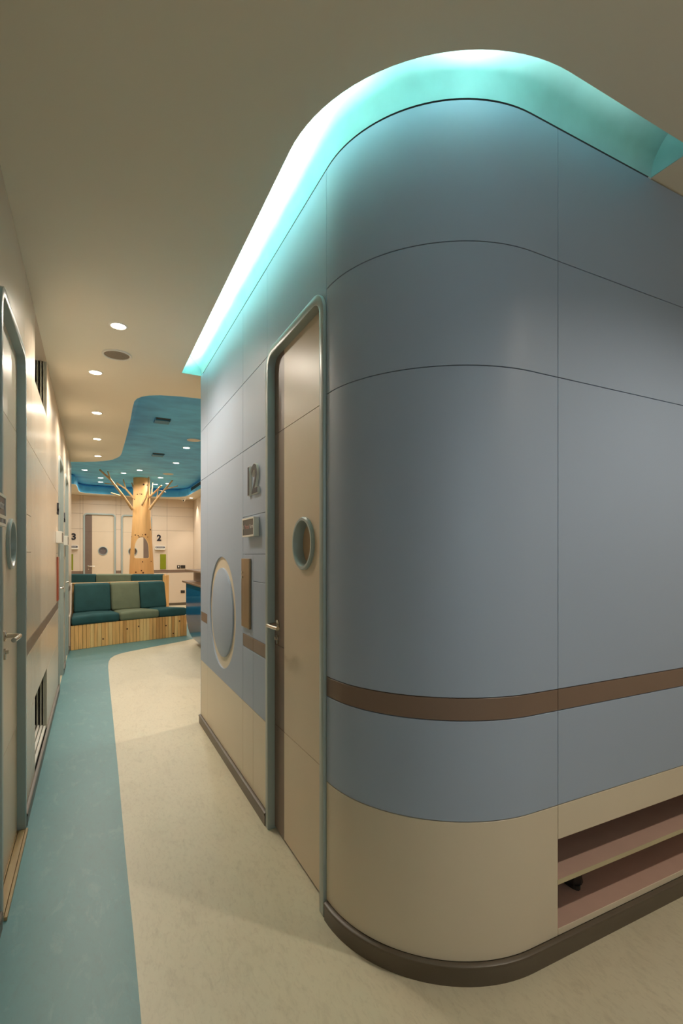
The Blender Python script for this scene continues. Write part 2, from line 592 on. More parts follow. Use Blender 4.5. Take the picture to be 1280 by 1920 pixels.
sh = thing('shoe', (1.535, 1.272, .0852), 'single black shoe on the lower board of the shoe shelf', 'shoe')
b = MB()
rows = []
for k in range(15):      # from heel (towards viewer) to toe
    t = k / 14
    y = -.085 + .18 * t
    w = .036 * (math.sin(PI * min(1, .18 + .82 * (1 - t) ** .6)) ** .35 if t > .8 else 1) * (.82 + .25 * math.sin(PI * t)) * (.55 if k in (0, 14) else 1)
    h = (.075 - .035 * t) if t < .5 else .0575 - .055 * (t - .5) ** 1.2
    rows.append([(w * math.cos(a) * (1 - .35 * max(0, math.sin(a))), y, .014 + max(0, h * math.sin(a))) for a in [PI * j / 10 for j in range(11)]])
b.map = lambda x, y, z: (1.535 + x * math.cos(.3) + y * math.sin(.3), 1.272 - x * math.sin(.3) + y * math.cos(.3), .0852 + z)
b.grid(rows, closed_c=True, caps=True)
b.build('upper', M['shoe'], sh, smooth=True)
b2 = MB(); b2.map = b.map
ol = [(.036 * (1 - .22 * abs(math.sin(a * .5))) * math.cos(a), .005 + .098 * math.sin(a)) for a in [2 * PI * k / 24 for k in range(24)]]
b2.prism([ol], 0.0005, .015)
b2.build('sole', M['sole'], sh)


# ------------------------------------------------------------------ doors
def arch_frame(b, u0, u1, zt, w, v0, v1, r=.085, n=8):
    def path(a0, a1, z, rr):
        p = [(a0, 0.0)]
        for k in range(n + 1):
            t = PI - PI / 2 * k / n
            p.append((a0 + rr + rr * math.cos(t), z - rr + rr * math.sin(t)))
        for k in range(n + 1):
            t = PI / 2 - PI / 2 * k / n
            p.append((a1 - rr + rr * math.cos(t), z - rr + rr * math.sin(t)))
        p.append((a1, 0.0))
        return p
    o, i = path(u0, u1, zt, r), path(u0 + w, u1 - w, zt - w, r - w)
    rows = [[(a[0], v0, a[1]), (a[0], v1, a[1]), (c[0], v1, c[1]), (c[0], v0, c[1])] for a, c in zip(o, i)]
    b.grid(rows, closed_c=True, caps=True)


def porthole(d, mp, u, z, vf, glass, r=.088):
    """vf: face of the leaf"""
    b = MB(); b.map = mp
    prof = [(r + .017, vf), (r + .017, vf + .008), (r + .012, vf + .013), (r + .003, vf + .013), (r, vf + .008), (r, vf - .046), (r + .004, vf - .046), (r + .004, vf)]
    rows = []
    for k in range(40):
        a = 2 * PI * k / 40
        rows.append([(u + q * math.cos(a), v, z + q * math.sin(a)) for q, v in prof])
    b.grid(rows, closed_r=True, closed_c=True)
    ph = b.build('porthole_ring', M['frame'], d, smooth=True)
    b = MB(); b.map = mp
    for v in (vf - .03,):
        b.grid([[(u + q * math.cos(2 * PI * k / 40), vv, z + q * math.sin(2 * PI * k / 40)) for q, vv in ((0.001, v), (r, v), (r, v - .004), (.001, v - .004))] for k in range(40)], closed_r=True, closed_c=True)
    b.build('glass', glass, ph)
    return ph


def lever(d, mp, u, z, vf, s, L=.13):
    """lever handle: rose, neck and bar; s = direction of the bar along u"""
    b = MB(); b.map = mp
    b.grid([[(u + q * math.cos(2 * PI * k / 20), v, z + q * math.sin(2 * PI * k / 20)) for q, v in ((.001, vf), (.021, vf), (.021, vf + .006), (.017, vf + .009), (.001, vf + .009))] for k in range(20)], closed_r=True)
    h = b.build('handle_rose', M['steel'], d, smooth=True)
    b = MB(); b.map = mp
    pts = [(u, vf + .006, z), (u, vf + .034, z)]
    for k in range(1, 7):
        a = PI / 2 * k / 6
        pts.append((u + s * .020 * (1 - math.cos(a)), vf + .034 + .020 * math.sin(a), z))
    pts += [(u + s * (.02 + (L - .02) * t), vf + .054 - .006 * t * t, z) for t in (.25, .5, .75, 1)]
    b.tube(pts, .0085, 12)
    b.build('handle_lever', M['steel'], h, smooth=True)
    b = MB(); b.map = mp
    zl = z - .07
    b.grid([[(u + .013 * math.cos(2 * PI * k / 16), v, zl + .022 * math.sin(2 * PI * k / 16)) for v in (vf, vf + .007)] for k in range(16)], closed_r=True, caps=False)
    b.tube([(u, vf + .001, zl + .008), (u, vf + .016, zl + .008)], .008, 12)
    b.add([(u + .013 * math.cos(2 * PI * k / 16), vf + .007, zl + .022 * math.sin(2 * PI * k / 16)) for k in range(16)], [tuple(range(16))])
    b.build('lock_cylinder', M['steel'], d, smooth=True)


def door(n, label, mp, u0, u1, stile, handle_u, hs, port_u, glass, zt=2.18, dv=-.023, port_z=1.296, seams=(.48, 1.80), hz=.94, flat=False, fz=0):
    """u0..u1 outer frame; stile (a, b) taupe lock stile"""
    c = mp((u0 + u1) / 2, 0, 0)
    d = thing('door_%d' % n, (c[0], c[1], 0), label, 'door', kind='structure')
    w = .035
    b = MB(); b.map = mp
    arch_frame(b, u0, u1, zt, w, -.075, .011)
    b.build('door_frame', M['frame'], d, bevel=.003, seg=2, smooth=True)
    a0, a1 = u0 + w - .004, u1 - w + .004
    z1 = zt - w + .003
    core = [[(a0 - .01, .012), (a1 + .01, .012), (a1 + .01, z1 + .01), (a0 - .01, z1 + .01)], [(port_u + .094 * math.cos(2 * PI * k / 32), port_z + .094 * math.sin(2 * PI * k / 32)) for k in range(32)]]
    b = MB(); b.map = lambda x, y, z: mp(x, y, z)
    b.prism(core, dv - .04, dv - .004, 'y')
    b.build('leaf_core', M['dark'], d)
    zs = [.012] + list(seams) + [z1]
    l0, l1 = (stile[1], a1 - .003) if stile[0] < (u0 + u1) / 2 else (a0 + .003, stile[0])
    for i in range(len(zs) - 1):
        loops = [[(l0 + .0006, zs[i] + GAP), (l1, zs[i] + GAP), (l1, zs[i + 1] - GAP), (l0 + .0006, zs[i + 1] - GAP)]]
        if zs[i] < port_z < zs[i + 1]:
            loops.append([(port_u + .092 * math.cos(2 * PI * k / 40), port_z + .092 * math.sin(2 * PI * k / 40)) for k in range(40)])
        b = MB(); b.map = mp
        b.prism(loops, dv - .004, dv, 'y')
        b.build('leaf_panel', M['leaf'], d)
    s0, s1 = max(stile[0], a0 + .003), min(stile[1], a1 - .003)
    zs2 = [.012, seams[0], .845, seams[1], z1]
    for i in range(4):
        box('lock_stile', s0, s1, dv - .004, dv, zs2[i] + GAP, zs2[i + 1] - GAP, M['taupe'], d, mp=mp)
    porthole(d, mp, port_u, port_z, dv, glass)
    lever(d, mp, handle_u, hz, dv, hs)
    return d


door(1, 'beige door with porthole and pale blue frame beside the number 12', mapR, DR0, DR1, (2.055, DR1), 2.135, -1, 1.825, M['glass_view'])
door(2, 'cropped beige door with porthole and tan sill at the left edge of the photo', mapL, 2.0, 2.70, (2.0, 2.14), 2.29, -1, 2.45, M['frame'])
door(3, 'first of the two doors further down the left wall, beside the red plate', mapL, 5.26, 5.98, (5.26, 5.40), 5.36, 1, 5.70, M['glass_d'])
door(4, 'second of the two doors further down the left wall, next to the bench', mapL, 6.40, 7.14, (6.40, 6.53), 6.50, 1, 6.85, M['glass_d'])
door(5, 'far beige door with porthole right of the number 3', mapF, -.199, .488, (-.199, -.017), -.09, 1, .213, M['glass_d'], zt=2.23, port_z=1.35, hz=.99)
door(6, 'far beige door partly hidden behind the tree trunk', mapF, .603, 1.29, (1.10, 1.29), 1.18, -1, .862, M['glass_d'], zt=2.22, port_z=1.34, hz=.99)
# tan sill boards under the cropped left door
sl = thing('door_sill', (XL, 2.35, 0), 'tan timber sill boards in front of the cropped left door', 'door sill')
for k, (x0, x1, h) in enumerate(((-.272, -.262, .014), (-.300, -.274, .010), (-.322, -.302, .012))):
    box('sill_board', x0, x1, 2.037, 2.663, .0, h, M['tan'], sl, bevel=.002)

# ------------------------------------------------------------------ left wall
lb = MB()
WY0, WY1 = 3.19, 3.98
lb.box(XL - .10, XL - T, YP, 2.0, 0, CEIL)
lb.box(XL - .10, XL - T, 2.0, 2.70, 2.165, CEIL)
lb.box(XL - .10, XL - T, 2.70, WY0, 0, CEIL)
lb.box(XL - .10, XL - T, WY0, WY1, .475, 2.203)
lb.box(XL - .10, XL - T, WY0, WY1, 0, .062)
lb.box(XL - .10, XL - T, WY1, 5.26, 0, CEIL)
lb.box(XL - .10, XL - T, 5.26, 5.98, 2.165, CEIL)
lb.box(XL - .10, XL - T, 5.98, 6.40, 0, CEIL)
lb.box(XL - .10, XL - T, 6.40, 7.14, 2.165, CEIL)
lb.box(XL - .10, XL - T, 7.14, 8.36, 0, CEIL)
wl = lb.build('wall_left', M['dark'])
tag(wl, 'cream laminate panelled wall on the left of the corridor', kind='structure')
ZL = [.062, .467, .765, .832, 1.807, CEIL - .001]


def lrow(u0, u1, zs):
    for i in range(len(zs) - 1):
        br = abs(zs[i] - .765) < .001
        panel(wl, mapL, u0, u1, zs[i], zs[i + 1], M['brown'] if br else M['cream'], 'stripe_panel' if br else 'panel')


lrow(YP, 2.0 - .003, ZL)
over_panel(wl, mapL, 1.997, 2.703, CEIL - .001, M['cream'], 2.0, 2.70, 2.18)
lrow(2.703, 3.0, [.062, .467, .765, .832, 1.265, 1.447, 1.807, CEIL - .001])
lrow(3.0, WY0, [.062, .467, .765, .832, 1.807, CEIL - .001])
lrow(WY0, WY1, [.475, .765, .832, 1.807, 2.203])
lrow(WY1, 4.98, ZL)
lrow(4.98, 5.257, [.062, .467, .765, .832, 1.265, 1.807, CEIL - .001])
over_panel(wl, mapL, 5.257, 5.983, CEIL - .001, M['cream'], 5.26, 5.98, 2.18)
lrow(5.983, 6.397, ZL)
over_panel(wl, mapL, 6.397, 7.143, CEIL - .001, M['cream'], 6.40, 7.14, 2.18)
lrow(7.143, 8.36, ZL)
box('wall_end', XL - .10, XL, 8.36, 8.372, 0, CEIL, M['cream'], wl)
for k, (y0, y1) in enumerate(((YP, 1.998), (2.703, 5.257), (5.983, 6.397), (7.143, 8.372))):
    b = MB(); b.grid([[(XL + o, y, z) for o, z in sp] for y in (y0, y1)], closed_c=True, caps=True)
    tag(b.build('baseboard_left', M['skirt'], smooth=True), ['dark skirting before the cropped left door', 'dark skirting under the low sliding hatch', 'dark skirting between the two far left doors', 'dark skirting beside the bench'][k], kind='structure')

# sliding hatches in the left wall (one at the floor, one under the ceiling)
for n, (z0, z1, lab) in enumerate(((.062, .475, 'low sliding hatch at floor level in the left wall'), (2.203, CEIL, 'high sliding hatch under the ceiling in the left wall'))):
    w = thing('window_%d' % (n + 1), (XL, (WY0 + WY1) / 2, z0), lab, 'window', kind='structure')
    xb = XL - .10
    for y0, y1 in ((WY0 - .004, WY0), (WY1, WY1 + .004)):
        box('jamb', xb, XL - .001, y0, y1, z0, z1, M['frost'], w)
    for k, x in enumerate((-.300, -.318, -.338, -.358)):
        for y0, y1 in ((WY0, WY0 + .002), (WY1 - .002, WY1)):
            box('jamb_track', x - .006, x + .004, y0, y1, z0 + .004, z1 - .003, M['frost'], w)
    for k, x in enumerate((-.296, -.314, -.333, -.355)):
        box('sill_track', x - .007, x + .006, WY0, WY1, z0 - .001, z0 + (.016, .022, .026, .030)[k], M['white'], w)
    box('pane', xb - .004, xb + .002, WY0, WY1, z0 + .002, z1 - .002, M['frost'], w)
    box('head', xb, XL - .001, WY0, WY1, z1 - .003, z1, M['cream'], w)


# ------------------------------------------------------------------ far wall, hall side walls and walls out of sight
fb = MB()
fb.box(-2.4, -.199, YB + T, YB + .1, 0, RING)
fb.box(-.199, .488, YB + T, YB + .1, 2.215, RING)
fb.box(.488, .603, YB + T, YB + .1, 0, RING)
fb.box(.603, 1.29, YB + T, YB + .1, 2.205, RING)
fb.box(1.29, XS + .1, YB + T, YB + .1, 0, RING)
wf = fb.build('wall_far', M['dark'])
tag(wf, 'beige panelled wall at the far end of the hall', kind='structure')
ZF = [.062, .817, .883, 1.859, 2.218, 2.44, RING - .001]
for u0, u1 in ((-2.4, -.264), (-.264, -.202), (.491, .600), (1.293, 1.645), (1.645, XS)):
    for i in range(6):
        br = i == 1
        panel(wf, mapF, u0, u1, ZF[i], ZF[i + 1], M['brown'] if br else M['cream'], 'stripe_panel' if br else 'panel', g=.0018)
for u0, u1, zt in ((-.202, .491, 2.23), (.600, 1.293, 2.22)):
    over_panel(wf, mapF, u0, u1, 2.44, M['cream'], u0 + .003, u1 - .003, zt)
    panel(wf, mapF, u0, u1, 2.44, RING - .001, M['cream'], g=.0018)
for u0, u1 in ((-2.35, -.202), (.491, .600), (1.293, XS)):
    b = MB(); b.grid([[(x, YB - o, z) for o, z in sp] for x in (u0, u1)], closed_c=True, caps=True)
    tag(b.build('baseboard_far', M['skirt'], smooth=True), kind='structure')
tag(box('wall_side', XS, XS + .1, YE, YB + T, 0, RING, M['cream']), 'cream side wall of the hall', kind='structure')
pl = box('trim_3', XS - .05, XS - .001, 11.55, 11.75, 0, RING - .001, M['taupe'])
tag(pl, 'narrow taupe pilaster on the hall side wall', kind='structure')
tag(box('wall_hall_left', -2.4, -2.3, 8.36, YB + T, 0, SKY, M['cream']), kind='structure')
tag(box('wall_hall_return', -2.3, XL - .10, 8.26, 8.36, 0, SKY, M['cream']), kind='structure')
tag(box('wall_hall_near', XR + .1, XS, YE - .1, YE, 0, CEIL, M['cream']), kind='structure')
gl = bpy.data.materials.new('clear_glass')
gl.use_nodes = True
_nt = gl.node_tree
_t = _nt.nodes.new('ShaderNodeBsdfTransparent')
_t.inputs[0].default_value = (.97, .99, .98, 1)
_g = _nt.nodes.new('ShaderNodeBsdfGlossy')
_g.inputs['Roughness'].default_value = .02
_m = _nt.nodes.new('ShaderNodeMixShader')
_m.inputs[0].default_value = .06
_nt.links.new(_t.outputs[0], _m.inputs[1])
_nt.links.new(_g.outputs[0], _m.inputs[2])
_nt.links.new(_m.outputs[0], _nt.nodes['Material Output'].inputs[0])


def glazed(name, wn, label, mp, u0, u1, n):
    """added unseen glazing that lets daylight in: solid upstand and head, mullions, panes"""
    b = MB(); b.map = mp
    b.box(u0, u1, -.1, 0, 0, .95)
    b.box(u0, u1, -.1, 0, 2.45, CEIL)
    tag(b.build(name, M['cream']), kind='structure')
    c = mp((u0 + u1) / 2, -.05, .95)
    w = thing(wn, c, label, 'window', kind='structure')
    box('sill', u0, u1, -.11, .03, .95, .975, M['white'], w, mp=mp)
    box('head', u0, u1, -.07, -.03, 2.42, 2.45, M['frame'], w, mp=mp)
    for k in range(n + 1):
        x = u0 + (u1 - u0) * k / n
        box('mullion', max(u0, x - .02), min(u1, x + .02), -.07, -.03, .975, 2.42, M['frame'], w, mp=mp)
        if k < n:
            box('pane', x + .02, x + (u1 - u0) / n - .02, -.053, -.047, .975, 2.42, gl, w, mp=mp)


glazed('wall_behind', 'window_3', 'unseen glazing added behind the photographer for daylight', lambda u, v, z: (u, YP + v, z), XL - .1, 1.2, 2)  # unseen glazing added so daylight reaches the rounded corner
tag(box('wall_behind_right', 1.2, XP + .1, YP - .1, YP, 0, CEIL, M['cream']), kind='structure')
tag(box('wall_passage_end', XP, XP + .1, YP, YF + .1, 0, CEIL, M['cream']), kind='structure')


# ------------------------------------------------------------------ lamps
def downlight(name, x, y, z, r, power, col, lens, label, group, spot=160, blend=.6, tilt=None):
    d = thing(name, (x, y, z), label, 'downlight', group)
    MB().lathe([(r * .82, -.001), (r * .86, -.0045), (r, -.003), (r + .004, 0), (r * .82, 0)], (x, y, z), 'z', 28).build('trim_ring', M['white'], d, smooth=True)
    b = MB()
    b.add([(x + r * .82 * math.cos(2 * PI * k / 28), y + r * .82 * math.sin(2 * PI * k / 28), z - .0022) for k in range(28)], [tuple(range(28))])
    b.build('lens', lens, d)
    L = bpy.data.lights.new('lamp', 'SPOT')
    L.energy = power
    L.color = col
    L.spot_size = math.radians(spot)
    L.spot_blend = blend
    L.shadow_soft_size = r * .7
    lo = bpy.data.objects.new('lamp', L)
    COL.objects.link(lo)
    lo.parent = d
    lo.location = (0, 0, -.012 - r * .0)
    if tilt:
        lo.rotation_euler = tilt
    return d


names = ['nearest round downlight in the corridor ceiling', 'second round downlight along the corridor ceiling, just past the speaker', 'third round downlight along the corridor ceiling',
         'fourth round downlight along the corridor ceiling', 'farthest round downlight in the corridor ceiling, by the blue edge']
for (x, y), lab in zip(((.133, 3.177), (.017, 4.058), (.034, 5.207), (.044, 6.376), (.061, 7.469)), names):
    downlight('downlight', x, y, CEIL, .048, P_CORR, WARM, M['lens'], lab, 'corridor downlights')
hall = [((-.139, 10.525), 'leftmost downlight in the blue ceiling'), ((.145, 11.45), 'nearer of two close downlights above the left branch in the blue ceiling'),
        ((.150, 12.1), 'farther of two close downlights above the left branch in the blue ceiling'), ((.535, 10.597), 'blue-ceiling downlight just left of the trunk'),
        ((.786, 10.097), 'blue-ceiling downlight right above the trunk'), ((1.25, 10.875), 'blue-ceiling downlight just right of the trunk'),
        ((1.292, 9.027), 'blue-ceiling downlight between the trunk and the round wooden disc'), ((1.247, 7.681), 'blue-ceiling downlight nearest the corridor'),
        ((1.265, 11.95), 'blue-ceiling downlight half behind the right branches'), ((1.50, 11.70), 'blue-ceiling downlight at the tip of the right branch')]
for (x, y), lab in hall:
    downlight('downlight', x, y, SKY, .055, P_HALL, NEUT, M['lens_h'], lab, 'hall downlights')
downlight('downlight', 2.13, 12.45, RING, .05, P_WASH, WARM, M['lens'], 'soffit downlight washing the hall side wall by the dome camera', 'hall downlights', spot=80)
downlight('downlight', -1.2, 9.6, SKY, .055, P_HALL, WARM, M['lens_h'], 'added unseen blue-ceiling downlight left of the corridor, hidden by the left wall', 'hall downlights')  # unseen lamp added for more light in the hall
downlight('downlight', 1.75, 4.12, CEIL, .05, P_HALL * 1.6, WARM, M['lens_h'], 'soffit downlight behind the end of the corridor wall', 'hall downlights')
for (x, y), lab in (((1.9, .02), 'unseen passage downlight right of the rounded corner, above the frame'), ((.75, -.75), 'added unseen downlight above and behind the photographer')):  # unseen lamps added to reach the corner, right one following the niche shadow
    downlight('downlight', x, y, CEIL, .05, P_PASS * (1 if x > 1 else .06), WARM, M['lens_h'], lab, 'passage downlights', spot=140)

# led strip lying on the ceiling edge inside the cove
ls = thing('led_strip', (XR - .19, 2.6, CEIL + .012), 'white led strip hidden in the turquoise light cove', 'led strip')
lo_, hi_ = .185, .200
pr = [(lo_, CEIL + .013), (lo_, CEIL + .030), (hi_, CEIL + .030), (hi_, CEIL + .013)]
b = MB()
b.grid([[(XR - o, y, z) for o, z in pr] for y in (1.46, 3.74)], closed_c=True, caps=True)
b.build('led_tube', M['led'], ls)
for a0, a1 in ((196, 210), (237, 250)):
    b = MB()
    fr = []
    for k in range(7):
        a = math.radians(a0 + (a1 - a0) * k / 6)
        fr.append(((CX + CR * math.cos(a), CY + CR * math.sin(a)), (math.cos(a), math.sin(a))))
    sweep(b, fr, pr)
    b.build('led_tube', M['led' if a0 < 220 else 'led_hot'], ls)

b = MB()
sweep(b, [((CX + CR * math.cos(a), CY + CR * math.sin(a)), (math.cos(a), math.sin(a))) for a in [math.radians(253 + 17 * k / 6) for k in range(7)]] + [((1.60, YF), (0, -1))], pr)
b.build('led_tube', M['led_dim'], ls)['label'] = 'weaker led strip added towards the dim end of the cove'  # weak segment added to brighten the far end of the cove

# round speaker in the corridor ceiling
def speaker(x, y, z, r, label, m=None):
    d = thing('ceiling_speaker', (x, y, z), label, 'speaker')
    MB().lathe([(r * .84, -.002), (r * .87, -.008), (r * .96, -.009), (r, -.004), (r, 0), (r * .84, 0)], (x, y, z), 'z', 36).build('trim_ring', M['white'], d, smooth=True)
    b = MB()
    b.lathe([(.0005, -.005), (r * .4, -.005), (r * .85, -.003), (r * .85, -.0005), (.0005, -.0005)], (x, y, z), 'z', 36)
    b.build('grille', m or M['mesh'], d, smooth=True)


speaker(.143, 3.638, CEIL, .092, 'round grey speaker grille between the first two corridor downlights')
speaker(1.252, 7.12, SKY, .09, 'nearer round beige speaker in the blue ceiling', M['beige'])
speaker(1.324, 10.30, SKY, .10, 'farther round beige speaker in the blue ceiling', M['beige'])

for (x, y), lab in (((.736, 6.20), 'nearer small blue slot box on the blue ceiling'), ((.925, 8.35), 'farther small blue slot box on the blue ceiling')):
    d = thing('ceiling_slot_box', (x, y, SKY), lab, 'vent')
    b = MB()
    b.box(x - .085, x + .085, y, y + .15, SKY - .020, SKY)
    b.build('lid', M['slot_lid'], d, bevel=.003)
    b = MB(); b.box(x - .080, x + .080, y - .06, y, SKY - .004, SKY); b.build('slot', M['black'], d)
    for s in (-1, 1):
        box('side_lip', x + s * .083 - .004, x + s * .083 + .004, y - .06, y, SKY - .020, SKY, M['slot_lid'], d)

# linear air grille in the upstand on the right of the blue ceiling
ag = thing('air_grille', (2.02, 10.2, 2.70), 'long dark linear air grille in the blue ceiling edge', 'air grille')
box('frame', 2.004, 2.018, 8.6, 11.75, 2.70, 2.80, M['sky'], ag)
box('recess', 2.000, 2.006, 8.65, 11.70, 2.715, 2.785, M['grille'], ag)
for k in range(4):
    box('blade', 1.994, 2.001, 8.65, 11.70, 2.722 + k * .017, 2.727 + k * .017, M['grille'], ag)

# dome camera under the soffit
dc = thing('dome_camera', (1.98, 12.62, RING), 'white dome camera under the soffit in the far right corner', 'camera')
c = (1.98, 12.62, RING)
MB().lathe([(.001, 0), (.055, 0), (.055, -.03), (.048, -.038), (.001, -.038)], c, 'z', 24).build('base', M['white'], dc, smooth=True)
b = MB()
b.lathe([(.042 * math.cos(PI / 2 * k / 8) + .0005, -.036 - .045 * math.sin(PI / 2 * k / 8)) for k in range(9)], c, 'z', 24, closed=False)
b.build('dome', M['white'], dc, smooth=True)
b = MB(); b.lathe([(.001, -.046), (.016, -.046), (.016, -.02), (.001, -.02)], (c[0] - .01, c[1] - .0, c[2] - .062), 'y', 16)
b.build('lens', M['black'], dc)


# ------------------------------------------------------------------ signs, numbers, plates
def sign_box(name, mp, u0, u1, z0, z1, dep, label, body=None, flip=1, split=None, face=None, size=.03, extra=None):
    c = mp((u0 + u1) / 2, 0, z0)
    d = thing(name, c, label, 'sign')
    box('case', u0, u1, .0005, dep - .004, z0, z1, M['white'], d, bevel=.002, mp=mp)
    e = .008
    wins = [(z0 + e, z1 - e)] if split is None else [(split + e * .6, z1 - e), (z0 + e, split - e * .6)]
    fr = MB(); fr.map = mp
    fr.prism([[(u0, z0), (u1, z0), (u1, z1), (u0, z1)]] + [[(u0 + e, a), (u1 - e, a), (u1 - e, c_), (u0 + e, c_)] for a, c_ in wins], dep - .004, dep, 'y')
    fr.build('border', M['white'], d)
    for a, c_ in wins:
        box('face', u0 + e, u1 - e, dep - .0045, dep - .0025, a, c_, face or M['slate'], d, mp=mp)
    return d


mR = lambda u, v, z: (XR - v, -u, z)    # text reads along -y seen from the corridor
sg = sign_box('room_sign', mapR, 2.343, 2.545, 1.343, 1.437, .029, 'projecting white-framed sign reading X Process Room', None)
zc = 1.392
for body, u, m, xs in (('X', -2.526, 'pale_txt', .8), ('Process', -2.463, 'rose_txt', .78), ('Room', -2.386, 'pale_txt', .74)):
    text_mesh('lettering', body, .031, .001, mR, u, zc, M[m], sg, xs=xs).location.x -= .0268

n12 = thing('room_number', (XR, 2.455, 1.55), 'raised grey number 12 with pale edges above the sign', 'number')
for ch, u in (('1', -2.490), ('2', -2.384)):
    text_mesh('digit', ch, .200, .012, mR, u, 1.618, M['white'], n12, xs=1.0, bold=.006)
    text_mesh('digit_face', ch, .200, .001, mR, u, 1.618, M['number'], n12, xs=1.0, bold=.004).location.x -= .0122

sp_ = thing('plate', (XR, 2.55, .87), 'brushed champagne metal plate below the X Process Room sign', 'plate')
box('sheet', 2.482, 2.628, .0005, .012, .872, 1.232, M['champ'], sp_, bevel=.002, mp=mapR)
for z in (1.16, 1.135):
    b = MB(); b.map = mapR; b.tube([(2.600, .011, z), (2.600, .017, z)], .006, 12); b.build('stud', M['steel'], sp_, smooth=True)

# left door sign (cropped)
sa = sign_box('room_sign', mapL, 1.46, 1.735, 1.332, 1.421, .058, 'cropped two-window room sign at the left edge of the photo', split=1.358)
mLt = lambda u, v, z: (XL + v, u, z)
text_mesh('lettering', 'Doctor', .036, .001, mLt, 1.645, 1.390, M['pale_txt'], sa).location.x += .0560
text_mesh('lettering', 'OPD', .016, .001, mLt, 1.675, 1.346, M['pale_txt'], sa).location.x += .0560

def side_set(y, plate_mat, lab, num):
    d = sign_box('room_sign', mapL, y - .20, y + .10, 1.355, 1.455, .045, 'white projecting room sign ' + lab)
    p = thing('plate', (XL, y, .83), ('red' if plate_mat == 'red' else 'grey') + ' wall plate below the sign ' + lab, 'plate')
    box('sheet', y - .10, y + .05, .0005, .012, .85, 1.235, M[plate_mat], p, bevel=.002, mp=mapL)
    n = thing('room_number', (XL, y, 1.58), 'raised room number on the left wall ' + lab, 'number')
    text_mesh('digit', num, .15, .014, mLt, y - .03, 1.655, M['number'], n)


side_set(5.10, 'red', 'before the first far left door', '5')
side_set(6.22, 'frost', 'between the two far left doors', '4')

mFt = lambda u, v, z: (u, YB - v, z)
def far_set(xn, xs0, xs1, xg0, xg1, num, where):
    n = thing('room_number', (xn, YB, 1.6), 'dark numeral ' + where, 'number')
    t = text_mesh('digit', num, .20, .01, mFt, xn, 1.67, M['ink'], n, bold=.008)
    d = thing('room_sign', ((xs0 + xs1) / 2, YB, 1.385), 'white sign with navy label ' + where, 'sign')
    box('case', xs0, xs1, .0005, .07, 1.385, 1.475, M['white'], d, bevel=.004, mp=mapF)
    box('label_strip', xs0 + .016, xs1 - .012, .07, .073, 1.424, 1.464, M['navy'], d, mp=mapF)
    box('print_line', xs0 + .065, xs1 - .035, .073, .0745, 1.440, 1.449, M['pale_txt'], d, mp=mapF)
    box('print_mark', xs0 + .032, xs0 + .052, .073, .0745, 1.434, 1.454, M['pale_txt'], d, mp=mapF)
    p = thing('plate', ((xg0 + xg1) / 2, YB, .905), 'olive green wall plate ' + where, 'plate')
    box('sheet', xg0, xg1, .0005, .015, .907, 1.276, M['green'], p, bevel=.002, mp=mapF)


far_set(1.457, 1.355, 1.595, 1.482, 1.619, '2', 'on the far wall right of the tree trunk')
far_set(-.392, -.55, -.300, -.53, -.404, '3', 'on the far wall at the end of the left wall')
for (u0, u1, z0, z1), lab, sw in (((1.882, 1.962, .918, 1.000), 'left black switch on the far wall stripe', 1), ((1.972, 2.08, .918, 1.000), 'right black socket on the far wall stripe', 0), ((1.97, 2.07, .30, .367), 'low black socket on the far wall above the skirting', 0)):
    d = thing('wall_socket', ((u0 + u1) / 2, YB, z0), lab, 'socket')
    box('cover', u0, u1, .0005, .010, z0, z1, M['black'], d, bevel=.002, mp=mapF)
    if sw:
        box('rocker', u0 + .025, u1 - .03, .010, .014, z0 + .03, z1 - .018, M['white'], d, mp=mapF)
    else:
        for k in (-1, 1):
            box('pin_hole', (u0 + u1) / 2 + k * .02 - .005, (u0 + u1) / 2 + k * .02 + .005, .010, .011, z0 + .03, z1 - .03, M['dark'], d, mp=mapF)

# ------------------------------------------------------------------ front bench
A_, M_, B_ = Vector((-.262, 7.43)), Vector((.453, 7.74)), Vector((1.300, 8.005))
Cc, Dd = Vector((.98, 8.34)), Vector((-.262, 8.22))


def front(s):
    # quadratic through the three measured points
    t = .46
    k = (M_ - A_ * (1 - t) - B_ * t) / (t * (1 - t))
    return A_ * (1 - s) + B_ * s + k * s * (1 - s)


def back(s):
    return Dd * (1 - s) + Cc * s


def bp(s, t, z):
    p = front(s) * (1 - t) + back(s) * t
    return (p.x, p.y, z)


bn = thing('bench', (.45, 8.0, 0), 'low pine-slatted bench with teal and sage cushions facing the corridor', 'bench')
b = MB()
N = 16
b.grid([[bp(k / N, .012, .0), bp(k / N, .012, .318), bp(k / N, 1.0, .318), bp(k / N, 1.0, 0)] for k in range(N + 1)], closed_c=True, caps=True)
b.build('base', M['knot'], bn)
NS = 34
for k in range(NS):
    s0, s1 = (k + .04) / NS, (k + .96) / NS
    p0, p1 = front(s0), front(s1)
    d = (p1 - p0).normalized()
    nn = Vector((d.y, -d.x))
    th = .010 + random.uniform(-.002, .002)
    b = MB()
    b.prism([[(p0.x, p0.y), (p1.x, p1.y), (p1.x + nn.x * th, p1.y + nn.y * th), (p0.x + nn.x * th, p0.y + nn.y * th)]], .002, .322)
    b.build('slat', random.choice((M['pine'], M['pine'], M['pine_b'], M['pine_c'])), bn, bevel=.0025, seg=1)
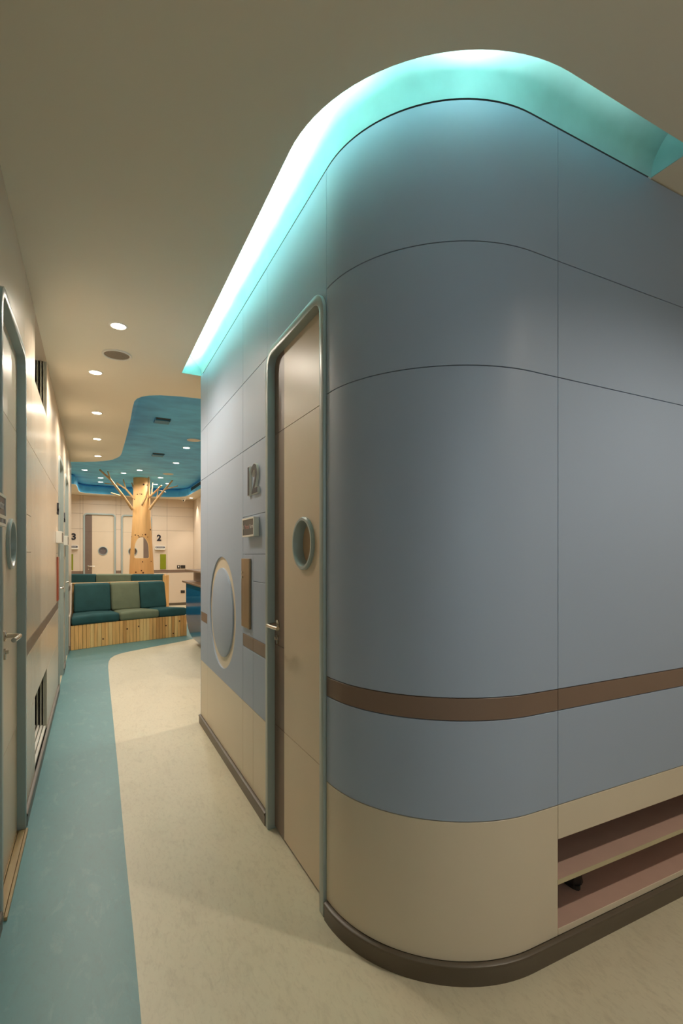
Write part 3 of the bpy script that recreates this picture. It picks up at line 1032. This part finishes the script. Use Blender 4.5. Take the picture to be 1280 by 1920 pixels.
# right end slats
e0, e1 = front(1), back(1)
for k in range(9):
    p0, p1 = e0.lerp(e1, (k + .04) / 9), e0.lerp(e1, (k + .96) / 9)
    d = (p1 - p0).normalized(); nn = Vector((d.y, -d.x))
    b = MB()
    b.prism([[(p0.x, p0.y), (p1.x, p1.y), (p1.x + nn.x * .01, p1.y + nn.y * .01), (p0.x + nn.x * .01, p0.y + nn.y * .01)]], .002, .322)
    b.build('slat', random.choice((M['pine'], M['pine'], M['pine_b'], M['pine_c'])), bn, bevel=.0025, seg=1)
kn = MB()
for s, z in ((.25, .10), (.45, .2), (.55, .22), (.80, .19), (.87, .06), (.93, .24)):
    p = front(s)
    kn.tube([(p.x, p.y - .004, z), (p.x, p.y - .0145, z)], .011, 8)
kn.build('knots', M['knot'], bn)['kind'] = 'stuff'


def cushion(name, s0, s1, t0, t1, z0, z1, m, lean=0, r=.035):
    bm = bmesh.new()
    bmesh.ops.create_cube(bm, size=1)
    bmesh.ops.subdivide_edges(bm, edges=[e for e in bm.edges if abs(e.verts[0].co.x - e.verts[1].co.x) > .5], cuts=5, use_grid_fill=True)
    L = (front(s1) - front(s0)).length
    Dp = (back(.5) - front(.5)).length * abs(t1 - t0)
    for v in bm.verts:
        v.co = Vector((v.co.x * L, v.co.y * Dp, v.co.z * (z1 - z0)))
    es = [e for e in bm.edges if e.calc_face_angle(0) > .6]
    bmesh.ops.bevel(bm, geom=es, offset=r, segments=4, profile=.5, affect='EDGES', clamp_overlap=True)
    b = MB()
    vs = []
    for v in bm.verts:
        fs, ft, fz = v.co.x / L + .5, v.co.y / Dp + .5, v.co.z / (z1 - z0) + .5
        puff = .012 * math.sin(PI * min(1, max(0, fs)))
        vs.append(bp(s0 + (s1 - s0) * fs, t0 + (t1 - t0) * ft + lean * fz - puff * (1 - ft) * (1 if lean else 0), z0 + (z1 - z0) * fz + (0 if lean else puff * fz)))
    b.add(vs, [tuple(v.index for v in f.verts) for f in bm.faces])
    bm.free()
    return b.build(name, m, bn, smooth=True)


for s0, s1, m in ((.005, .385, 'teal_c'), (.388, .735, 'sage_c'), (.738, 1.0, 'teal_c')):
    cushion('seat_cushion', s0, s1, -.045, .80, .322, .440, M[m])
for s0, s1, m in ((.015, .368, 'teal_c'), (.374, .668, 'sage_c'), (.674, .95, 'teal_c')):
    cushion('back_cushion', s0, s1, .58, .80, .438, .845, M[m], lean=.10)
b = MB()
b.grid([[bp(k / N, .90, .318), bp(k / N, .92, .838), bp(k / N, .98, .838), bp(k / N, .98, .318)] for k in range(N + 1)], closed_c=True, caps=True)
b.build('back_frame', M['pine'], bn)
b = MB()
b.grid([[bp(k / N * .97, .885, .838), bp(k / N * .97, .885, .850), bp(k / N * .97, .99, .850), bp(k / N * .97, .99, .838)] for k in range(N + 1)], closed_c=True, caps=True)
b.build('top_cap', M['pine_cap'], bn)
b = MB()
b.prism([[(7.44, 0.002), (8.22, 0.002), (8.22, .85), (7.95, .85), (7.80, .47), (7.44, .45)]], -.282, -.264, 'x')
b.build('end_panel', M['cream'], bn, bevel=.003)

# ------------------------------------------------------------------ rear bench, turned towards the corridor
rl, rr = ray(120, 1077, 9.72), ray(309, 1077, 9.72)
dirv = Vector((rr.x - rl.x, rr.y - rl.y)).normalized()
nrm = Vector((dirv.y, -dirv.x))     # towards the viewer
Lr = (Vector((rr.x, rr.y)) - Vector((rl.x, rl.y))).length
rb = thing('bench', (rl.x + dirv.x * Lr / 2, rl.y + dirv.y * Lr / 2, 0), 'taller rear bench with teal and sage back cushions in front of the tree', 'bench')
mapB = lambda u, v, z: (rl.x + dirv.x * u + nrm.x * v, rl.y + dirv.y * u + nrm.y * v, z)
box('back_frame', 0, Lr, -.06, 0, 0, .872, M['pine'], rb, mp=mapB)
box('top_cap', 0, Lr, -.07, .0, .872, .880, M['pine_cap'], rb, mp=mapB)
box('end_panel', Lr, Lr + .055, -.07, .12, 0, .865, M['pine'], rb, bevel=.003, mp=mapB)
box('base', 0, Lr, .0, .40, 0, .32, M['pine'], rb, mp=mapB)
cuts = (0, Lr * .335, Lr * .685, Lr)
for k, m in enumerate(('teal_c', 'sage_c', 'teal_c')):
    box('back_cushion', cuts[k] + .003, cuts[k + 1] - .003, .002, .10, .44, .886, M[m], rb, bevel=.03, seg=4, mp=mapB, smooth=True)
    box('seat_cushion', cuts[k] + .003, cuts[k + 1] - .003, .0, .42, .322, .438, M[m], rb, bevel=.03, seg=4, mp=mapB, smooth=True)

# ------------------------------------------------------------------ tree
tc_ = ray(265.5, 1041, 10.4)
tr = thing('tree_sculpture', (tc_.x, tc_.y, 0), 'wooden tree sculpture with arched opening and bare branches reaching the blue ceiling', 'tree')
zr = [(0, .262), (.5, .252), (.9, .240), (1.2, .226), (1.5, .208), (1.8, .190), (2.1, .174), (2.4, .166), (2.849, .162)]
nseg = 48
rows = []
for z, r in zr:
    rows.append([(tc_.x + r * math.cos(2 * PI * k / nseg), tc_.y + r * math.sin(2 * PI * k / nseg), z) for k in range(nseg)])
for z, r in reversed(zr):
    rows.append([(tc_.x + (r - .028) * math.cos(2 * PI * k / nseg), tc_.y + (r - .028) * math.sin(2 * PI * k / nseg), z) for k in range(nseg)])
b = MB().grid(rows, closed_r=True, closed_c=True)
trunk = b.build('trunk', M['bark'], tr, smooth=True)
ang = math.atan2(tc_.x, tc_.y)
hole = []
hw, hz0, hz1 = .140, 1.182, 1.632
for k in range(17):
    a = PI * k / 16
    hole.append((hw * math.cos(a) * (1 - .08 * math.sin(a)), hz1 - .22 + .22 * math.sin(a)))
hole += [(-hw - .008, hz0 + .02), (-hw + .012, hz0), (hw - .012, hz0), (hw + .008, hz0 + .02)]
cb_ = MB()
cb_.map = lambda x, y, z: (tc_.x + x * math.cos(ang) + y * math.sin(ang), tc_.y - x * math.sin(ang) + y * math.cos(ang), z)
cb_.prism([hole], -.6, .6, 'y')
cut = cb_.build('cutter', M['pine_cap'])
md = trunk.modifiers.new('opening', 'BOOLEAN')
md.operation = 'DIFFERENCE'
md.object = cut
md.solver = 'EXACT'
dg = bpy.context.evaluated_depsgraph_get()
me = bpy.data.meshes.new_from_object(trunk.evaluated_get(dg))
trunk.modifiers.clear()
trunk.data = me
bpy.data.objects.remove(cut)
try:
    me.set_sharp_from_angle(angle=math.radians(35))
except Exception:
    pass
# opening edge band
eb = MB(); eb.map = cb_.map
fr_ = [(p[0], p[1]) for p in hole]
outer = [(p[0] * 1.0, p[1]) for p in hole]
inner = [(p[0] * .93, hz0 + (hz1 - hz0) / 2 + (p[1] - hz0 - (hz1 - hz0) / 2) * .965) for p in hole]
eb.prism([outer, inner], -.19, -.155, 'y')
eb.build('opening_rim', M['pine_cap'], trunk)

brs = [  # pixel, depth chains measured on the photograph
    ([(248, 955, 10.25), (232, 931, 9.95), (207, 899, 9.5), (187, 881, 9.25)], .034, .018),
    ([(207, 899, 9.5), (202, 884, 9.35)], .018, .014),
    ([(233, 932, 9.95), (208, 924, 9.8)], .020, .015),
    ([(251, 934, 10.3), (236, 917, 10.2), (218, 905, 10.1)], .026, .018),
    ([(236, 917, 10.2), (231, 899, 10.2)], .018, .014),
    ([(226, 910, 10.15), (196, 906, 10.1)], .012, .010),
    ([(252, 922, 10.35), (247, 905, 10.4)], .016, .012),
    ([(280, 955, 10.3), (294, 936, 10.2), (312, 914, 10.05), (323, 901, 9.95)], .032, .018),
    ([(311, 917, 10.05), (333, 911, 10.0)], .015, .011),
    ([(294, 934, 10.2), (297, 914, 10.15)], .015, .012),
    ([(279, 933, 10.35), (292, 921, 10.3), (303, 910, 10.25)], .025, .016),
    ([(284, 927, 10.33), (286, 905, 10.35)], .018, .013),
    ([(266, 946, 10.24), (273, 934, 10.18), (277, 920, 10.12), (279, 894, 10.1)], .026, .013),
    ([(299, 919, 10.28), (311, 923, 10.1)], .012, .010),
]
for ch, r0, r1 in brs:
    pts = [ray(*p) for p in ch]
    for p in pts:
        p.z = min(p.z, SKY - .004)
    n = len(pts)
    fine, rad = [], []
    for i in range(n - 1):
        for k in range(4):
            t = k / 4
            fine.append(pts[i].lerp(pts[i + 1], t)); rad.append(.85 * (r0 + (r1 - r0) * (i + t) / (n - 1)))
    fine.append(pts[-1]); rad.append(.85 * r1)
    MB().tube(fine, rad, 9).build('branch', M['branch'], tr, smooth=True)
kn = MB()
for px, py, r in ((269, 907, .020), (275.5, 907.5, .017), (258, 926, .013), (262.5, 925, .010), (265.5, 925.5, .014), (253, 935, .013), (281, 992, .018), (248, 1006, .01), (254.5, 1003, .014), (259.5, 1004, .012), (261, 1006.5, .011), (267, 1002.5, .009), (272, 1002, .016), (276, 1006.5, .010), (267, 1053.5, .013), (282, 1053, .010), (255.5, 1073, .015), (265, 1070, .013), (268, 1074, .017)):
    p = ray(px, py, 10.15)
    z = p.z
    R = next(a[1] + (b_[1] - a[1]) * (z - a[0]) / (b_[0] - a[0]) for a, b_ in zip(zr, zr[1:]) if a[0] <= z <= b_[0])
    dx = max(-.95, min(.95, (px - 265.5) / FPX * 10.25 / R))
    a = math.asin(dx)
    n_ = Vector((math.sin(a) * math.cos(ang) - math.cos(a) * math.sin(ang), -math.sin(a) * math.sin(ang) - math.cos(a) * math.cos(ang), 0))
    q = Vector((tc_.x, tc_.y, z)) + n_ * R
    kn.tube([q - n_ * .006, q + n_ * .0025], r, 8)
kn.build('knots', M['knot'], trunk)['kind'] = 'stuff'

# ------------------------------------------------------------------ reception desk
dk = thing('reception_desk', (1.5, 6.2, 0), 'glossy blue reception desk with brown wooden counter', 'desk')
prof = []
for k in range(25):
    z = .05 + .82 * k / 24
    ins = .0 if z > .48 else .155 * (1 - math.sqrt(max(0, 1 - ((.48 - z) / .44) ** 2)))
    prof.append((1.168 + ins, z))
YD0, YD1 = 4.9, 7.24
b = MB()
rows = []
for y, dx in ((YD0, 0), (YD1 - .01, 0), (YD1, .004)):
    rows.append([(x + dx, y, z) for x, z in prof] + [(1.85, y, .87), (1.85, y, .05)])
b.grid(rows, closed_c=True, caps=True)
b.build('body', M['desk'], dk, smooth=True)
box('plinth', 1.36, 1.80, YD0 + .1, YD1 - .1, 0, .05, M['floor'], dk)
box('counter', 1.125, 1.88, YD0 - .03, YD1 + .06, .87, .895, M['wood_top'], dk, bevel=.004)
box('riser', 1.265, 1.29, YD0, YD1 - .05, .895, 1.035, M['wood_top'], dk)
box('ledge', 1.132, 1.42, YD0 - .02, YD1 - .15, 1.035, 1.060, M['wood_top'], dk, bevel=.004)
